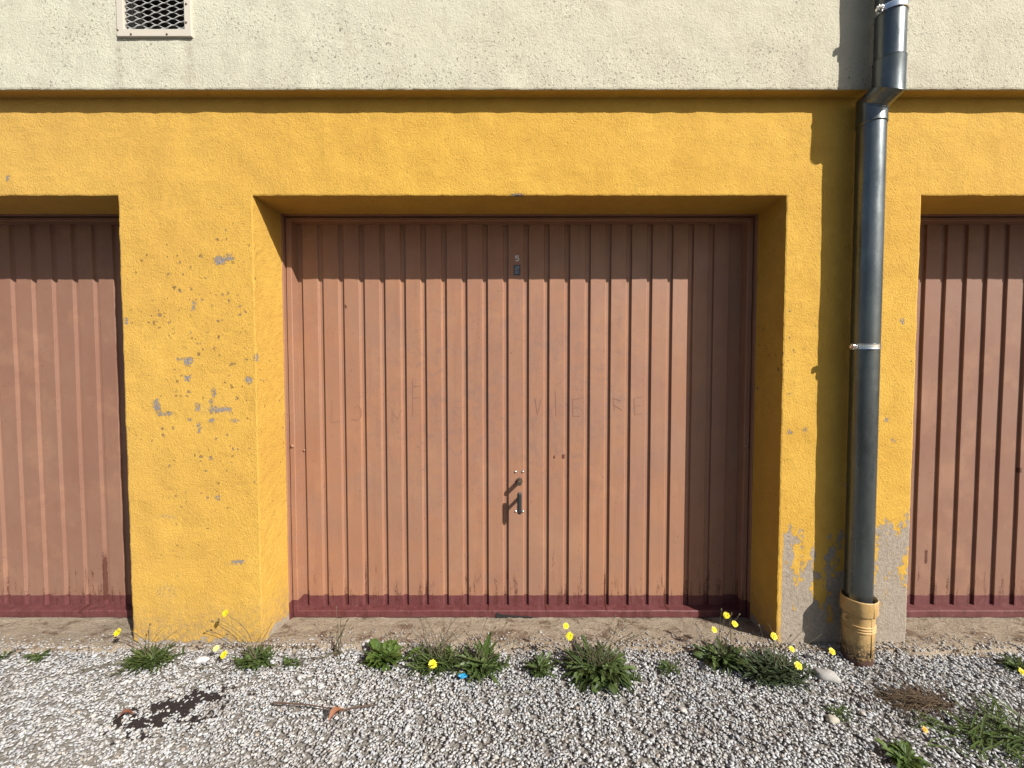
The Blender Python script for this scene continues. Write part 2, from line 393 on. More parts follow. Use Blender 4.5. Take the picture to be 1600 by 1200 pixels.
YEL = yellow_wall(); CRE = cream_wall(); DOOR = door_paint('terracotta_door_paint', False); DULL = door_paint('dull_door_paint', True)
CON = concrete(); SOIL = soil(); PEB = pebble(); ZINC = zinc(); BOOT = bootpaint()
STEEL = simple('bright_steel', (.72, .72, .72), .25, 1.0)
GREYP = simple('pale_painted_steel', (.62, .57, .48), .55)
WIRE = simple('galvanised_wire', (.62, .62, .60), .55, .2)
BLACKP = simple('black_plastic', (.025, .028, .032), .4)
BRASS = simple('dull_brass', (.12, .10, .075), .45, .8)
WHITE = simple('white_lettering', (.75, .73, .68), .6)
DARK = simple('painted_void_shade', (.012, .011, .010), .9)  # near-black colour standing in for the shade inside hollows
GREEN = leafmat('leaf_green', (.035, .062, .016), (.11, .155, .045))
GREEN2 = leafmat('leaf_bright_green', (.045, .085, .015), (.115, .175, .035))
GREYG = leafmat('leaf_grey_green', (.045, .07, .03), (.085, .11, .055))
STEMM = simple('stem_brown_green', (.09, .075, .035), .7)
PETAL = simple('yellow_petal', (.85, .68, .01), .6)
PALEP = simple('pale_petal', (.8, .7, .25), .6)
STRAW = leafmat('straw', (.06, .038, .024), (.22, .155, .09), .8)

# ------------------------------------------------------------------ building
PER = 3.0955
XL0, XL1 = -1.224, 1.229                 # middle opening
XA = at(184, 303).x; XB = at(1440, 301).x  # neighbours' near edges
W = XL1 - XL0
ZL = at(800, 305).z; CREAMY = -.062; ZC = at(800, 139, CREAMY).z
FR = .228; PANEL = .296; GRV = .0124
X_END = 5.2
holes = [(XA - W, XA), (XL0, XL1), (XB, XB + W)]
bld = empty('garage_building', (0, 0, 0))
tag(bld, 'yellow and cream rendered garage row with three terracotta doors', 'building')

def grid_lines(a, b, step, extra):
    L = list(np.arange(a, b, step)) + [b] + extra
    L = sorted(L); out = []
    ex = set(round(e, 5) for e in extra)
    for v in L:
        if out and abs(v - out[-1]) < .007:
            if round(v, 5) in ex and round(out[-1], 5) not in ex: out[-1] = v
            elif round(v, 5) in ex and abs(v - out[-1]) > .003: out.append(v)
            continue
        out.append(v)
    return out
def jit(x, z, k=1.0):
    dx = (n1(x*26, z*26, 1) * .0014 + n1(x*90, z*90, 2) * .0018) * k
    dz = (n1(x*26, z*26, 5) * .0014 + n1(x*90, z*90, 6) * .0018) * k
    dy = (n1(x*9, z*9, 9) * .003 + n1(x*40, z*40, 10) * .0012) * k
    return dx, dy, dz
def sheet(x0, x1, z0, z1, holes, y, depth, bottom=None, step=.022):
    """front face with openings, plus the reveals of the openings; returns verts, faces"""
    ex = [v for h in holes for v in (h[0], h[0]-.006, h[1], h[1]+.006)]
    ez = [v for h in holes for v in (h[3], h[3]+.006, h[2], h[2]-.006) if z0 < v < z1]
    xs = grid_lines(x0, x1, step, ex); zs = grid_lines(z0, z1, step, ez + [z0, z0 + .006] if bottom else ez)
    V = []; F = []; idx = {}
    E = 2e-4
    def on_edge(x, z):
        for h in holes:
            if h[0]-E <= x <= h[1]+E and h[2]-E <= z <= h[3]+E: return True
        return bool(bottom) and abs(z - z0) < E
    def vid(i, j):
        if (i, j) not in idx:
            x, z = xs[i], zs[j]; dx, dy, dz = jit(x, z)
            idx[i, j] = len(V); V.append((x+dx, y+dy+(.0018 if on_edge(x, z) else 0), z+dz))
        return idx[i, j]
    for i in range(len(xs)-1):
        for j in range(len(zs)-1):
            cx, cz = (xs[i]+xs[i+1])/2, (zs[j]+zs[j+1])/2
            if any(h[0] < cx < h[1] and h[2] < cz < h[3] for h in holes): continue
            F.append((vid(i, j), vid(i+1, j), vid(i+1, j+1), vid(i, j+1)))
    def strip(pts, d):                   # pts: front edge points (x, z); runs inward by d
        ys = [.0018, .010] + (list(np.linspace(.03, d, max(2, int(d/.03)))) if d > .03 else [])
        base = len(V)
        for x, z in pts:
            dx, dy, dz = jit(x, z)
            for t in ys:
                k = 1 if t < .01 else .6
                ddx, _, ddz = jit(x + t*3.1, z + t*2.7, .6)
                if t < .01: V.append((x+dx, y+dy+t, z+dz))
                else: V.append((x+ddx, y+t, z+ddz))
        n = len(ys)
        for a in range(len(pts)-1):
            for b in range(n-1):
                F.append((base+a*n+b, base+(a+1)*n+b, base+(a+1)*n+b+1, base+a*n+b+1))
    for h in holes:
        zz = [z for z in zs if h[2]-E <= z <= h[3]+E]; xx = [x for x in xs if h[0]-E <= x <= h[1]+E]
        strip([(h[0], z) for z in zz], depth); strip([(h[1], z) for z in zz], depth); strip([(x, h[3]) for x in xx], depth)
        if h[2] > z0 + .01: strip([(x, h[2]) for x in xx], depth)
    if bottom: strip([(x, z0) for x in xs], bottom)
    return V, F
V, F = sheet(-X_END, X_END, -.12, ZC + .06, [(a, b, -.12, ZL) for a, b in holes], 0, .36)
b0 = len(V)
wall = meshobj('wall', V, F, YEL, bld, smooth=False)
tag(wall, 'yellow painted lower wall with flaking paint')
# underside of the overhang, painted with the lower wall
V2, F2 = [], []
xs = list(np.arange(-X_END, X_END+.01, .04))
for x in xs:
    for t in (CREAMY + .0085, CREAMY + .03, .02): V2.append((x, t, ZC + .0005 + n1(x*20, t*40) * .0008))
for a in range(len(xs)-1):
    for b in range(2): F2.append((a*3+b, a*3+3+b, a*3+4+b, a*3+1+b))
meshobj('overhang_underside', V2, F2, YEL, bld)
# upper wall with the opening behind the grille
g0 = at(186, 54, CREAMY - .01); g1 = at(296, 54, CREAMY - .01)
GZ1 = g0.z + .30
vh = (g0.x + .012, g1.x - .012, g0.z + .012, GZ1 - .012)
V, F = sheet(-X_END, X_END, ZC, ZC + 1.6, [vh], CREAMY, .12, bottom=.012)
up = meshobj('upper_wall', V, F, CRE, bld); tag(up, 'cream rendered upper wall with dark specks')
bm = bmesh.new(); add_box(bm, (vh[0]-.02, CREAMY+.118, vh[2]-.02), (vh[1]+.02, CREAMY+.13, vh[3]+.02)); 
for a, b in (((vh[0], CREAMY+.012, vh[2]), (vh[0]+.004, CREAMY+.118, vh[3])), ((vh[1]-.004, CREAMY+.012, vh[2]), (vh[1], CREAMY+.118, vh[3])), ((vh[0]+.004, CREAMY+.012, vh[2]-.001), (vh[1]-.004, CREAMY+.118, vh[2]+.004)), ((vh[0]+.004, CREAMY+.012, vh[3]-.004), (vh[1]-.004, CREAMY+.118, vh[3]+.001))): add_box(bm, a, b)
bmobj('duct_shade', bm, DARK, bld)  # black liner paints in the shade inside the vent opening
# a plain roof edge and back so that the row is a solid from other sides
bm = bmesh.new(); add_box(bm, (-X_END-.15, -.35, ZC+1.6), (X_END+.15, 5.0, ZC+1.72)); bmobj('roof', bm, simple('roof_edge', (.35, .33, .30), .8), bld)
bm = bmesh.new()
add_box(bm, (-X_END-.02, .0, -.12), (-X_END, 4.9, ZC+1.6)); add_box(bm, (X_END, .0, -.12), (X_END+.02, 4.9, ZC+1.6)); add_box(bm, (-X_END, 4.88, -.12), (X_END, 4.9, ZC+1.6))
bmobj('side_wall', bm, CRE, bld)

# ------------------------------------------------------------------ garage doors
ZB = -.030                                # bottom of the leaf
def rect_loop(x0, x1, z0, z1, y): return [(x0, y, z0), (x1, y, z0), (x1, y, z1), (x0, y, z1)]
def screw(x, y, z, r, mat, parent, name='screw'):
    bm = bmesh.new()
    prof = [(r*1.0, 0), (r*.95, .35*r), (r*.6, .75*r), (.0005, .9*r)]
    rings = [[bm.verts.new((x + a*math.cos(t*math.pi/6), y - h, z + a*math.sin(t*math.pi/6))) for t in range(12)] for a, h in prof]
    for r0, r1 in zip(rings, rings[1:]):
        for k in range(12): bm.faces.new((r0[k], r0[(k+1) % 12], r1[(k+1) % 12], r1[k]))
    bmesh.ops.recalc_face_normals(bm, faces=bm.faces)
    return bmobj(name, bm, mat, parent, smooth=True)
def cyl_y(bm, x, z, y0, y1, r, seg=20, r1=None):
    add_tube(bm, [(x, y0, z), (x, y1, z)], [r, r1 or r], seg)
def garage_door(cx, x0, x1, mat, label, fittings=True, seed=0):
    pitch, flat = .10960, .0796
    first = cx - 1.1528
    prof = []                            # (x, y) of the corrugated sheet
    lx0, lx1 = x0 + .008, x1 - .008
    prof.append((lx0 + .030, PANEL + GRV))
    x = first - .003
    nflat = 21
    for k in range(nflat):
        a = first + k * pitch; b = a + flat
        if b > lx1 - .02: break
        prof += [(a - .0018, PANEL + GRV), (a, PANEL + .001), (a + .0015, PANEL)]
        prof += [(b - .0015, PANEL), (b, PANEL + .001), (b + .0048, PANEL + GRV - .001), (b + .0064, PANEL + GRV)]
    prof.append((lx1 - .030, PANEL + GRV))
    zt = ZL - .026; zb = ZB + .036
    zs = list(np.linspace(zb, zt, 44)); V = []; F = []
    for z in zs:
        for (px_, py_) in prof: V.append((px_, py_ + n1(px_*2.3, z*1.7, seed) * .0022 + n1(px_*9, z*5, seed+4) * .0007, z))
    n = len(prof)
    for j in range(len(zs)-1):
        for i in range(n-1): F.append((j*n+i, j*n+i+1, (j+1)*n+i+1, (j+1)*n+i))
    d = meshobj('garage_door', V, F, mat, bld); tag(d, label)
    # pressed frame of the leaf: flat front, chamfer towards the sheet
    lt = ZL - .008; f1, f2, ft = .028, .040, .020      # widths of stile, bottom rail, top rail
    loops = [rect_loop(lx0, lx1, ZB, lt, .318), rect_loop(lx0, lx1, ZB, lt, .255), rect_loop(lx0+.004, lx1-.004, ZB+.005, lt-.004, .249),
             rect_loop(lx0+f1-.002, lx1-f1+.002, ZB+f2-.004, lt-ft+.003, .249), rect_loop(lx0+f1+.001, lx1-f1-.001, ZB+f2, lt-ft, .253),
             rect_loop(lx0+f1+.004, lx1-f1-.004, ZB+f2+.004, lt-ft-.003, .316)]
    V = []; F = []; NS = 40
    for lp in loops:
        for s in range(4):
            a, b = Vector(lp[s]), Vector(lp[(s+1) % 4])
            for t in range(NS):
                p = a.lerp(b, t/NS); 
                V.append((p.x + n1(p.x*6, p.z*6, 3+seed)*.0012, p.y + n1(p.x*7, p.z*7, 8+seed)*.0018, p.z + n1(p.x*6, p.z*6, 6+seed)*.0015))
    m_ = 4*NS
    for l in range(len(loops)-1):
        for k in range(m_): F.append((l*m_+k, l*m_+(k+1) % m_, (l+1)*m_+(k+1) % m_, (l+1)*m_+k))
    meshobj('leaf_frame', V, F, mat, d, smooth=False)
    bm = bmesh.new()
    add_box(bm, (x0-.010, FR, -.1), (x0+.0055, .33, ZL+.01)); add_box(bm, (x1-.0055, FR, -.1), (x1+.010, .33, ZL+.01)); add_box(bm, (x0+.0057, FR+.002, ZL-.005), (x1-.0057, .33, ZL+.012))
    bmobj('door_frame', bm, mat, d, bevel=.003)
    bm = bmesh.new(); add_box(bm, (x0, .331, -.12), (x1, .35, ZL)); bmobj('backing', bm, DARK, d)
    if fittings:
        hx = cx + .002
        zl = at(808, 755, .25).z
        bm = bmesh.new(); cyl_y(bm, hx, zl, PANEL, PANEL-.006, .017); cyl_y(bm, hx, zl, PANEL-.004, PANEL-.058, .0125, r1=.0115)
        lk = bmobj('lock', bm, BRASS, d)
        bm = bmesh.new(); add_box(bm, (hx-.0012, PANEL-.0588, zl-.006), (hx+.0012, PANEL-.0575, zl+.006)); bmobj('keyhole', bm, DARK, d)
        zh = at(808, 786, .24).z
        bm = bmesh.new()
        cyl_y(bm, hx, zh+.012, PANEL, PANEL-.062, .0095)
        add_tube(bm, [(hx, PANEL-.066, zh+.058), (hx, PANEL-.070, zh+.05), (hx, PANEL-.070, zh-.04), (hx, PANEL-.066, zh-.052)], [.009, .0125, .0125, .010], 14)
        bmobj('handle', bm, BLACKP, d, smooth=False)
        for dx_, py_ in ((-.020, 737), (.019, 737), (-.020, 799), (.019, 799)):
            screw(hx+dx_, PANEL, at(808, py_, PANEL).z, .0065, STEEL, d, 'rivet')
    for sx, sz in ((x0+.024, at(457, 697, .25).z), (x1-.024, at(457, 697, .25).z)): screw(sx, .249, sz, .010, mat, d)
    for sx, sz in ((x0+.056, at(473, 707, .25).z),): screw(sx, PANEL+GRV-.001, sz, .007, mat, d)
    return d
dm = garage_door(0.0, XL0, XL1, DOOR, 'middle door, sunlit, with number 5, handle and lock')
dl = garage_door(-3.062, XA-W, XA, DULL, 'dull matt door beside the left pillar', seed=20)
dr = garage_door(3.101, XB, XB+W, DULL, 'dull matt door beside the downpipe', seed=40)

# number, sticker, scratched writing on the middle door
p5 = at(808, 404, PANEL)
bm = bmesh.new()
q5 = [(.0085, .0125), (-.0070, .0125), (-.0078, .0015), (-.0030, .0035), (.0035, .0030), (.0082, -.0010), (.0084, -.0068), (.0045, -.0115), (-.0020, -.0125), (-.0085, -.0098)]
vs0 = []
for k, (a, b) in enumerate(q5):
    p_, n_ = Vector(q5[max(k-1, 0)]), Vector(q5[min(k+1, len(q5)-1)]); d_ = (n_ - p_).normalized(); o_ = Vector((-d_.y, d_.x)) * .0027
    if k in (1, 2): o_ *= 1.35
    vs0.append([bm.verts.new((p5.x + a + sg*o_.x, yy_, p5.z + b + sg*o_.y)) for sg, yy_ in ((1, PANEL-.0030), (-1, PANEL-.0030), (-1, PANEL-.0010), (1, PANEL-.0010))])
for r0, r1 in zip(vs0, vs0[1:]):
    for t_ in range(4): bm.faces.new((r0[t_], r0[(t_+1) % 4], r1[(t_+1) % 4], r1[t_]))
bm.faces.new(vs0[0]); bm.faces.new(vs0[-1][::-1]); bmesh.ops.recalc_face_normals(bm, faces=bm.faces)
bmobj('house_number', bm, WHITE, dm)
st = Mat('sticker_print'); v = st.noise(210, 2); st.color(st.mix(st.ramp(v, .42, .55), (.24, .27, .33), (.08, .10, .16))); st.rough(.5)
ps = at(808, 422, PANEL)
bm = bmesh.new(); add_box(bm, (ps.x-.017, PANEL-.003, ps.z-.027), (ps.x+.017, PANEL-.0005, ps.z+.027)); sb = bmobj('sticker_frame', bm, simple('sticker_edge', (.03, .03, .035), .5), dm)
bm = bmesh.new(); add_box(bm, (ps.x-.0125, PANEL-.0042, ps.z-.022), (ps.x+.0125, PANEL-.0028, ps.z+.022)); bmobj('sticker', bm, st.m, dm)
scm = simple('scratched_paint', (.285, .140, .092), .7)
def stroke(pts, wd=.0030):
    P = [at(px, py, PANEL) for px, py in pts]; Q = [P[0]]
    for a, b in zip(P, P[1:]): Q += [a.lerp(b, (t+1)/6) for t in range(6)]
    yy = lambda q: PANEL + n1(q.x*2.3, q.z*1.7, 0)*.0022 + n1(q.x*9, q.z*5, 4)*.0007 - .0013
    rows = []
    for k, q in enumerate(Q):
        d_ = (Q[min(k+1, len(Q)-1)] - Q[max(k-1, 0)]).normalized(); nrm = Vector((-d_.z, 0, d_.x)) * wd * (.5 + .35*n1(k*.9, q.x*40))
        rows.append([bm.verts.new((e.x, yy(e), e.z)) for e in (q+nrm, q-nrm)])
    for r0, r1 in zip(rows, rows[1:]): bm.faces.new((r0[0], r0[1], r1[1], r1[0]))
for letter in ([[(519,624),(519,642),(518,660),(531,658)]], [[(552,637),(560,634),(565,641),(564,652),(557,657),(550,655)]],
            [[(613,640),(613,662)], [(613,645),(622,655),(628,640)]], [[(645,590),(645,650)], [(645,604),(658,603)], [(645,622),(657,621)]],
            [[(836,622),(840,648),(846,624)]], [[(868,612),(869,650)]], [[(895,624),(895,650),(907,650)], [(895,624),(907,622)], [(895,637),(906,637)]],
            [[(958,620),(960,642)], [(958,622),(970,626),(960,633),(972,641)]], [[(991,622),(992,648),(1004,646)], [(991,634),(1002,633)], [(991,622),(1003,620)]]):
    bm = bmesh.new()
    for pts in letter: stroke(pts)
    bmobj('scratched_letter', bm, scm, dm)
# torn slot under the bottom rail
bm = bmesh.new(); a = at(775, 960, .25); b = at(833, 966, .25)
vs = [bm.verts.new(q) for q in [(a.x, .2455, a.z+.004), (a.x+.006, .2455, a.z+.012), (a.x+.03, .2455, a.z), (b.x, .2455, b.z+.009), (b.x-.01, .2455, b.z), (a.x, .2455, b.z)]]
f = bm.faces.new(vs); r_ = bmesh.ops.extrude_face_region(bm, geom=[f]); bmesh.ops.translate(bm, vec=(0, .004, 0), verts=[e for e in r_['geom'] if isinstance(e, bmesh.types.BMVert)])
bmobj('rail_slot', bm, DARK, dm)

# ------------------------------------------------------------------ grille
vent = tag(empty('ventilation_grille', ((g0.x+g1.x)/2, CREAMY, g0.z)), 'pale framed expanded metal ventilation grille set in the cream wall', 'ventilation grille')
yf = CREAMY - .012; fw = .030
bm = bmesh.new()
ox0, ox1, oz0, oz1 = g0.x - .008, g1.x + .010, g0.z - .008, GZ1
add_box(bm, (ox0, yf, oz0), (ox1, CREAMY+.006, oz0+fw)); add_box(bm, (ox0, yf, oz1-fw), (ox1, CREAMY+.006, oz1))
add_box(bm, (ox0+.0005, yf+.0005, oz0+fw-.001), (ox0+fw, CREAMY+.0055, oz1-fw+.001)); add_box(bm, (ox1-fw, yf+.0005, oz0+fw-.001), (ox1-.0005, CREAMY+.0055, oz1-fw+.001))
bmobj('frame', bm, GREYP, vent, bevel=.0015)
bm = bmesh.new()
dx_, dz_ = .0358, .0268            # half diamond width, diamond height
ix0, ix1, iz0, iz1 = ox0+fw-.003, ox1-fw+.003, oz0+fw-.003, oz1-fw+.003
def clipseg(a, b):
    pts = [Vector(a).lerp(Vector(b), t/10) for t in range(11)]
    pts = [p for p in pts if ix0 <= p.x <= ix1 and iz0 <= p.z <= iz1]
    return pts if len(pts) > 1 else None
for i in range(-1, int((ix1-ix0)/dx_)+2):
    for j in range(-1, int((iz1-iz0)/dz_)+2):
        ox = ix0 + i*dx_; oz = iz0 + j*dz_ + (dz_/2 if i % 2 else 0)
        for up_ in (1, -1):
            a = (ox, CREAMY-.002, oz); b = (ox+dx_, CREAMY-.002, oz+up_*dz_/2)
            pts = []
            for t in range(9):
                s = t/8; ss = s*s*(3-2*s); pts.append(Vector((ox+dx_*s, CREAMY-.002-.003*math.sin(math.pi*s)*up_, oz+up_*dz_/2*ss)))
            pts = [p for p in pts if ix0 <= p.x <= ix1 and iz0 <= p.z <= iz1]
            if len(pts) > 1: add_tube(bm, pts, .0021, 5, cap=False)
bmobj('expanded_mesh', bm, WIRE, vent)
for (px, py) in ((205, 55), (261, 54), (184, 47), (291, 35), (291, 6)):
    q = at(px, py, yf); screw(q.x, yf, max(q.z, oz0+.008), .0045, simple('rusty_screw', (.16, .10, .07), .6), vent)

# ------------------------------------------------------------------ downpipe
PX = 1.545; PO = -.073; PR = .0548
UO = -.136; ux = 1.560
dp = tag(empty('downpipe', (PX, PO, 0)), 'grey zinc downpipe stepping back under the cream wall into a yellow boot', 'downpipe')
P0 = Vector((ux, UO, ZC + 1.55)); P1 = Vector((ux, UO, 2.492)); P2 = Vector((PX, PO, 2.466)); P3 = Vector((PX+.008, PO+.002, .10))
SEG = 64
dA = (P1-P0).normalized(); dB = (P2-P1).normalized(); dC = (P3-P2).normalized()
nAB = (dA+dB).normalized(); nBC = (dB+dC).normalized()
zs_ = P1.z + .115
bm = bmesh.new(); add_tube(bm, [P0, (ux, UO, zs_-.01)], PR-.0015, SEG, cap=False)
o = bmobj('upper_pipe', bm, ZINC, dp, smooth=True)
bm = bmesh.new(); add_tube(bm, [(ux, UO, zs_), (ux, UO, zs_-.004), (ux, UO, zs_-.008), P1], [PR-.001, PR+.0025, PR+.001, PR+.0005], SEG, cap=False, ends=(None, nAB))
# turned seam of the upper bend
add_tube(bm, [P1-dA*.004, P1], PR+.0030, SEG, cap=False, ends=(nAB, nAB))
add_tube(bm, [P1, P2], PR-.0005, SEG, cap=False, ends=(nAB, nBC))
add_tube(bm, [P2, P2+dC*.004], PR+.0026, SEG, cap=False, ends=(nBC, nBC))
add_tube(bm, [P2, P2+dC*.085, P2+dC*.089, P2+dC*.093], [PR+.0005, PR+.001, PR+.0022, PR-.0005], SEG, cap=False, ends=(nBC, None))
o = bmobj('elbow', bm, ZINC, dp, smooth=True)
em = o.modifiers.new('edges', 'EDGE_SPLIT'); em.split_angle = R(35)
bm = bmesh.new(); add_tube(bm, [P2+dC*.08, P3], PR-.0015, SEG, cap=False)
o = bmobj('lower_pipe', bm, ZINC, dp, smooth=True)
def clamp(cx, cy, z):
    bm = bmesh.new(); lathe(bm, cx, cy, [(PR, z-.013), (PR+.0035, z-.012), (PR+.0025, z-.007), (PR+.0025, z+.007), (PR+.0035, z+.012), (PR, z+.013)], 64)
    # lugs reach to the wall side, bolt on the left
    ang = R(198); bx, by = cx + (PR+.012)*math.cos(ang), cy + (PR+.012)*math.sin(ang)
    for s in (-1, 1):
        q = Vector((cx + (PR+.001)*math.cos(ang+s*.07), cy + (PR+.001)*math.sin(ang+s*.07), 0)); e = Vector((cx + (PR+.024)*math.cos(ang+s*.05), cy + (PR+.024)*math.sin(ang+s*.05), 0))
        t_ = Vector((-math.sin(ang), math.cos(ang), 0)) * .0012
        vs = [bm.verts.new((p.x, p.y, zz)) for p in (q-t_, q+t_, e+t_, e-t_) for zz in (z-.011, z+.011)]
        for f in ((0,2,3,1),(2,4,5,3),(4,6,7,5),(6,0,1,7),(0,6,4,2),(1,3,5,7)): bm.faces.new([vs[i] for i in f])
    c = bmobj('clamp', bm, STEEL, dp, smooth=False)
    bm = bmesh.new(); tv = Vector((-math.sin(ang), math.cos(ang), 0))
    b0 = Vector((cx + (PR+.014)*math.cos(ang), cy + (PR+.014)*math.sin(ang), z))
    add_tube(bm, [b0 - tv*.014, b0 + tv*.016], .0035, 8); add_tube(bm, [b0 + tv*.006, b0 + tv*.0125], .0085, 6); add_tube(bm, [b0 - tv*.012, b0 - tv*.006], .0085, 6)
    bmobj('bolt', bm, STEEL, c)
    bm = bmesh.new(); add_tube(bm, [(cx, cy+PR, z), (cx, .03, z)], .005, 8); bmobj('bracket', bm, STEEL, c)
clamp(PX, PO, at(1355, 541, PO-.05).z); clamp(ux, UO, at(1385, 4, UO-.05).z)
# cast boot
bz = at(1345, 940, PO-.06).z
bm = bmesh.new()
bx, by = PX + .000, PO - .012; BR = .060
prof = [(PR+.004, bz-.03), (BR+.004, bz-.002), (BR+.0065, bz), (BR+.0095, bz-.003), (BR+.0095, bz-.062), (BR+.007, bz-.068), (BR+.001, bz-.071), (BR, bz-.075), (BR, bz-.108)]
for k in range(3):
    z_ = bz-.112-k*.012; prof += [(BR, z_), (BR+.0035, z_-.003), (BR+.0035, z_-.006), (BR, z_-.009)]
prof += [(BR-.0005, bz-.16), (BR-.0015, .05), (BR-.001, -.06)]
rings = lathe(bm, bx, by, prof, 72)
for v in bm.verts:
    v.co.x += n1(v.co.x*30, v.co.y*30, v.co.z*12)*.0016; v.co.y += n1(v.co.x*30, v.co.z*12, v.co.y*30+7)*.0016
bo = bmobj('boot', bm, BOOT, dp, smooth=True); em = bo.modifiers.new('edges', 'EDGE_SPLIT'); em.split_angle = R(40)
tag(bo, 'yellow painted cast boot, dirty and rusty at its foot')
bm = bmesh.new(); ang = R(-78); sx, sy = bx+(BR+.004)*math.cos(ang), by+(BR+.004)*math.sin(ang)
add_tube(bm, [(sx, sy-.0035, bz), (sx, sy-.0035, bz-.068)], .0026, 8); add_tube(bm, [(sx, sy+.0045, bz-.072), (sx, sy+.0045, .03)], .0022, 8); bmobj('casting_seam', bm, BOOT, bo, smooth=True)
bm = bmesh.new(); lx, lz = bx-BR-.006, bz-.088
pts = [(lx+.013*math.cos(t), by-.012-.002, lz+.015*math.sin(t)) for t in np.linspace(0, 2*math.pi, 17)]
add_tube(bm, pts, .0045, 8, cap=False); add_tube(bm, [(lx+.012, by-.03, lz-.006), (lx+.012, by-.005, lz-.006)], .0065, 10); bmobj('lug', bm, BOOT, bo, smooth=True)

# ------------------------------------------------------------------ ground
def gz(x, y):                            # height of the gravel surface
    return -.006 + n1(x*2.2, y*2.2, 3)*.008 + (-.012 if y < -.3 else -.012*max(0, (-y)/.3))
V = []; F = []
xs = sorted(set([-60, -20, -8] + list(np.arange(-5.2, 5.21, .1)) + [8, 20, 60])); ys = sorted(set([-80, -25, -8] + list(np.arange(-3, .41, .06))))
for x in xs:
    for y in ys:
        V.append((x, y, (gz(x, y) - .010) if y < .03 and y > -3.1 and abs(x) < 6 else -.09 if y > 0 and abs(x) < 6 else -.03))
n = len(ys)
F = [(i*n+j, (i+1)*n+j, (i+1)*n+j+1, i*n+j+1) for i in range(len(xs)-1) for j in range(n-1)]
tag(meshobj('ground', V, F, SOIL, smooth=True), kind='structure')
V = []; F = []; xs = list(np.arange(-5.19, 5.2, .02)); ys = list(np.arange(-.10, .345, .012))
def apron_edge(x): return -.022 + n1(x*1.9, 4.4)*.022 + n1(x*7, 1.4)*.012 + (-.03 if x < -1.9 or x > 1.8 else 0)
for x in xs:
    e = apron_edge(x)
    for y in ys:
        z = .004 - .135*max(0, y) + n1(x*14, y*14, 2)*.005 + n1(x*42, y*42, 3)*.0045
        if y < e: z -= min(.06, (e-y)*1.2)
        V.append((x, y, z))
n = len(ys); F = [(i*n+j, (i+1)*n+j, (i+1)*n+j+1, i*n+j+1) for i in range(len(xs)-1) for j in range(n-1)]
tag(meshobj('concrete_threshold', V, F, CON, smooth=True), kind='structure')

# gravel: single crushed stones near the wall, all of them one object
phi = (1+5**.5)/2
ICO = np.array([(-1,phi,0),(1,phi,0),(-1,-phi,0),(1,-phi,0),(0,-1,phi),(0,1,phi),(0,-1,-phi),(0,1,-phi),(phi,0,-1),(phi,0,1),(-phi,0,-1),(-phi,0,1)]) / 1.9
ICF = np.array([(0,11,5),(0,5,1),(0,1,7),(0,7,10),(0,10,11),(1,5,9),(5,11,4),(11,10,2),(10,7,6),(7,1,8),(3,9,4),(3,4,2),(3,2,6),(3,6,8),(3,8,9),(4,9,5),(2,4,11),(6,2,10),(8,6,7),(9,8,1)])
def stones(name, P, rad, mat, flat=(1.2, .80, .46), tilt=.5):
    N = len(P); v = np.repeat(ICO[None], N, 0)
    v = v * (1 + rng.uniform(-.30, .30, (N, 12, 1)))
    v = v * (np.array(flat) * rng.uniform(.7, 1.3, (N, 3)))[:, None, :] * np.asarray(rad)[:, None, None]
    az = rng.uniform(0, 2*np.pi, N); tx = rng.normal(0, tilt, N)
    c, s = np.cos(tx), np.sin(tx)
    y, z = v[..., 1]*c[:, None]-v[..., 2]*s[:, None], v[..., 1]*s[:, None]+v[..., 2]*c[:, None]
    c, s = np.cos(az), np.sin(az); x = v[..., 0]
    x, y = x*c[:, None]-y*s[:, None], x*s[:, None]+y*c[:, None]
    v = np.stack([x, y, z], -1) + P[:, None, :]
    me = bpy.data.meshes.new(name); me.vertices.add(N*12); me.vertices.foreach_set('co', v.reshape(-1).astype(np.float32))
    f = (ICF[None] + 12*np.arange(N)[:, None, None]).reshape(-1)
    me.loops.add(len(f)); me.loops.foreach_set('vertex_index', f.astype(np.int32))
    nf = len(f)//3; me.polygons.add(nf); me.polygons.foreach_set('loop_start', np.arange(0, nf*3, 3, dtype=np.int32))
    me.polygons.foreach_set('loop_total', np.full(nf, 3, dtype=np.int32)); me.update(calc_edges=True)
    return link(name, me, mat)
PATCH = [gp(265, 1100), gp(225, 1122), gp(315, 1083), gp(305, 1118)]
PRAD = [(.105, .038), (.07, .03), (.075, .034), (.05, .018)]
DRY = gp(1430, 1085)
def inpatch(x, y, grow=1.0):
    k = 0
    for c, (a, b) in zip(PATCH, PRAD):
        # patches run diagonally on the ground
        dx, dy = x-c.x, y-c.y
        q = (dx/a/grow)**2 + (dy/b/grow)**2
        k = max(k, 1-q)
    return k
sp = .0081; pts = []; rads = []
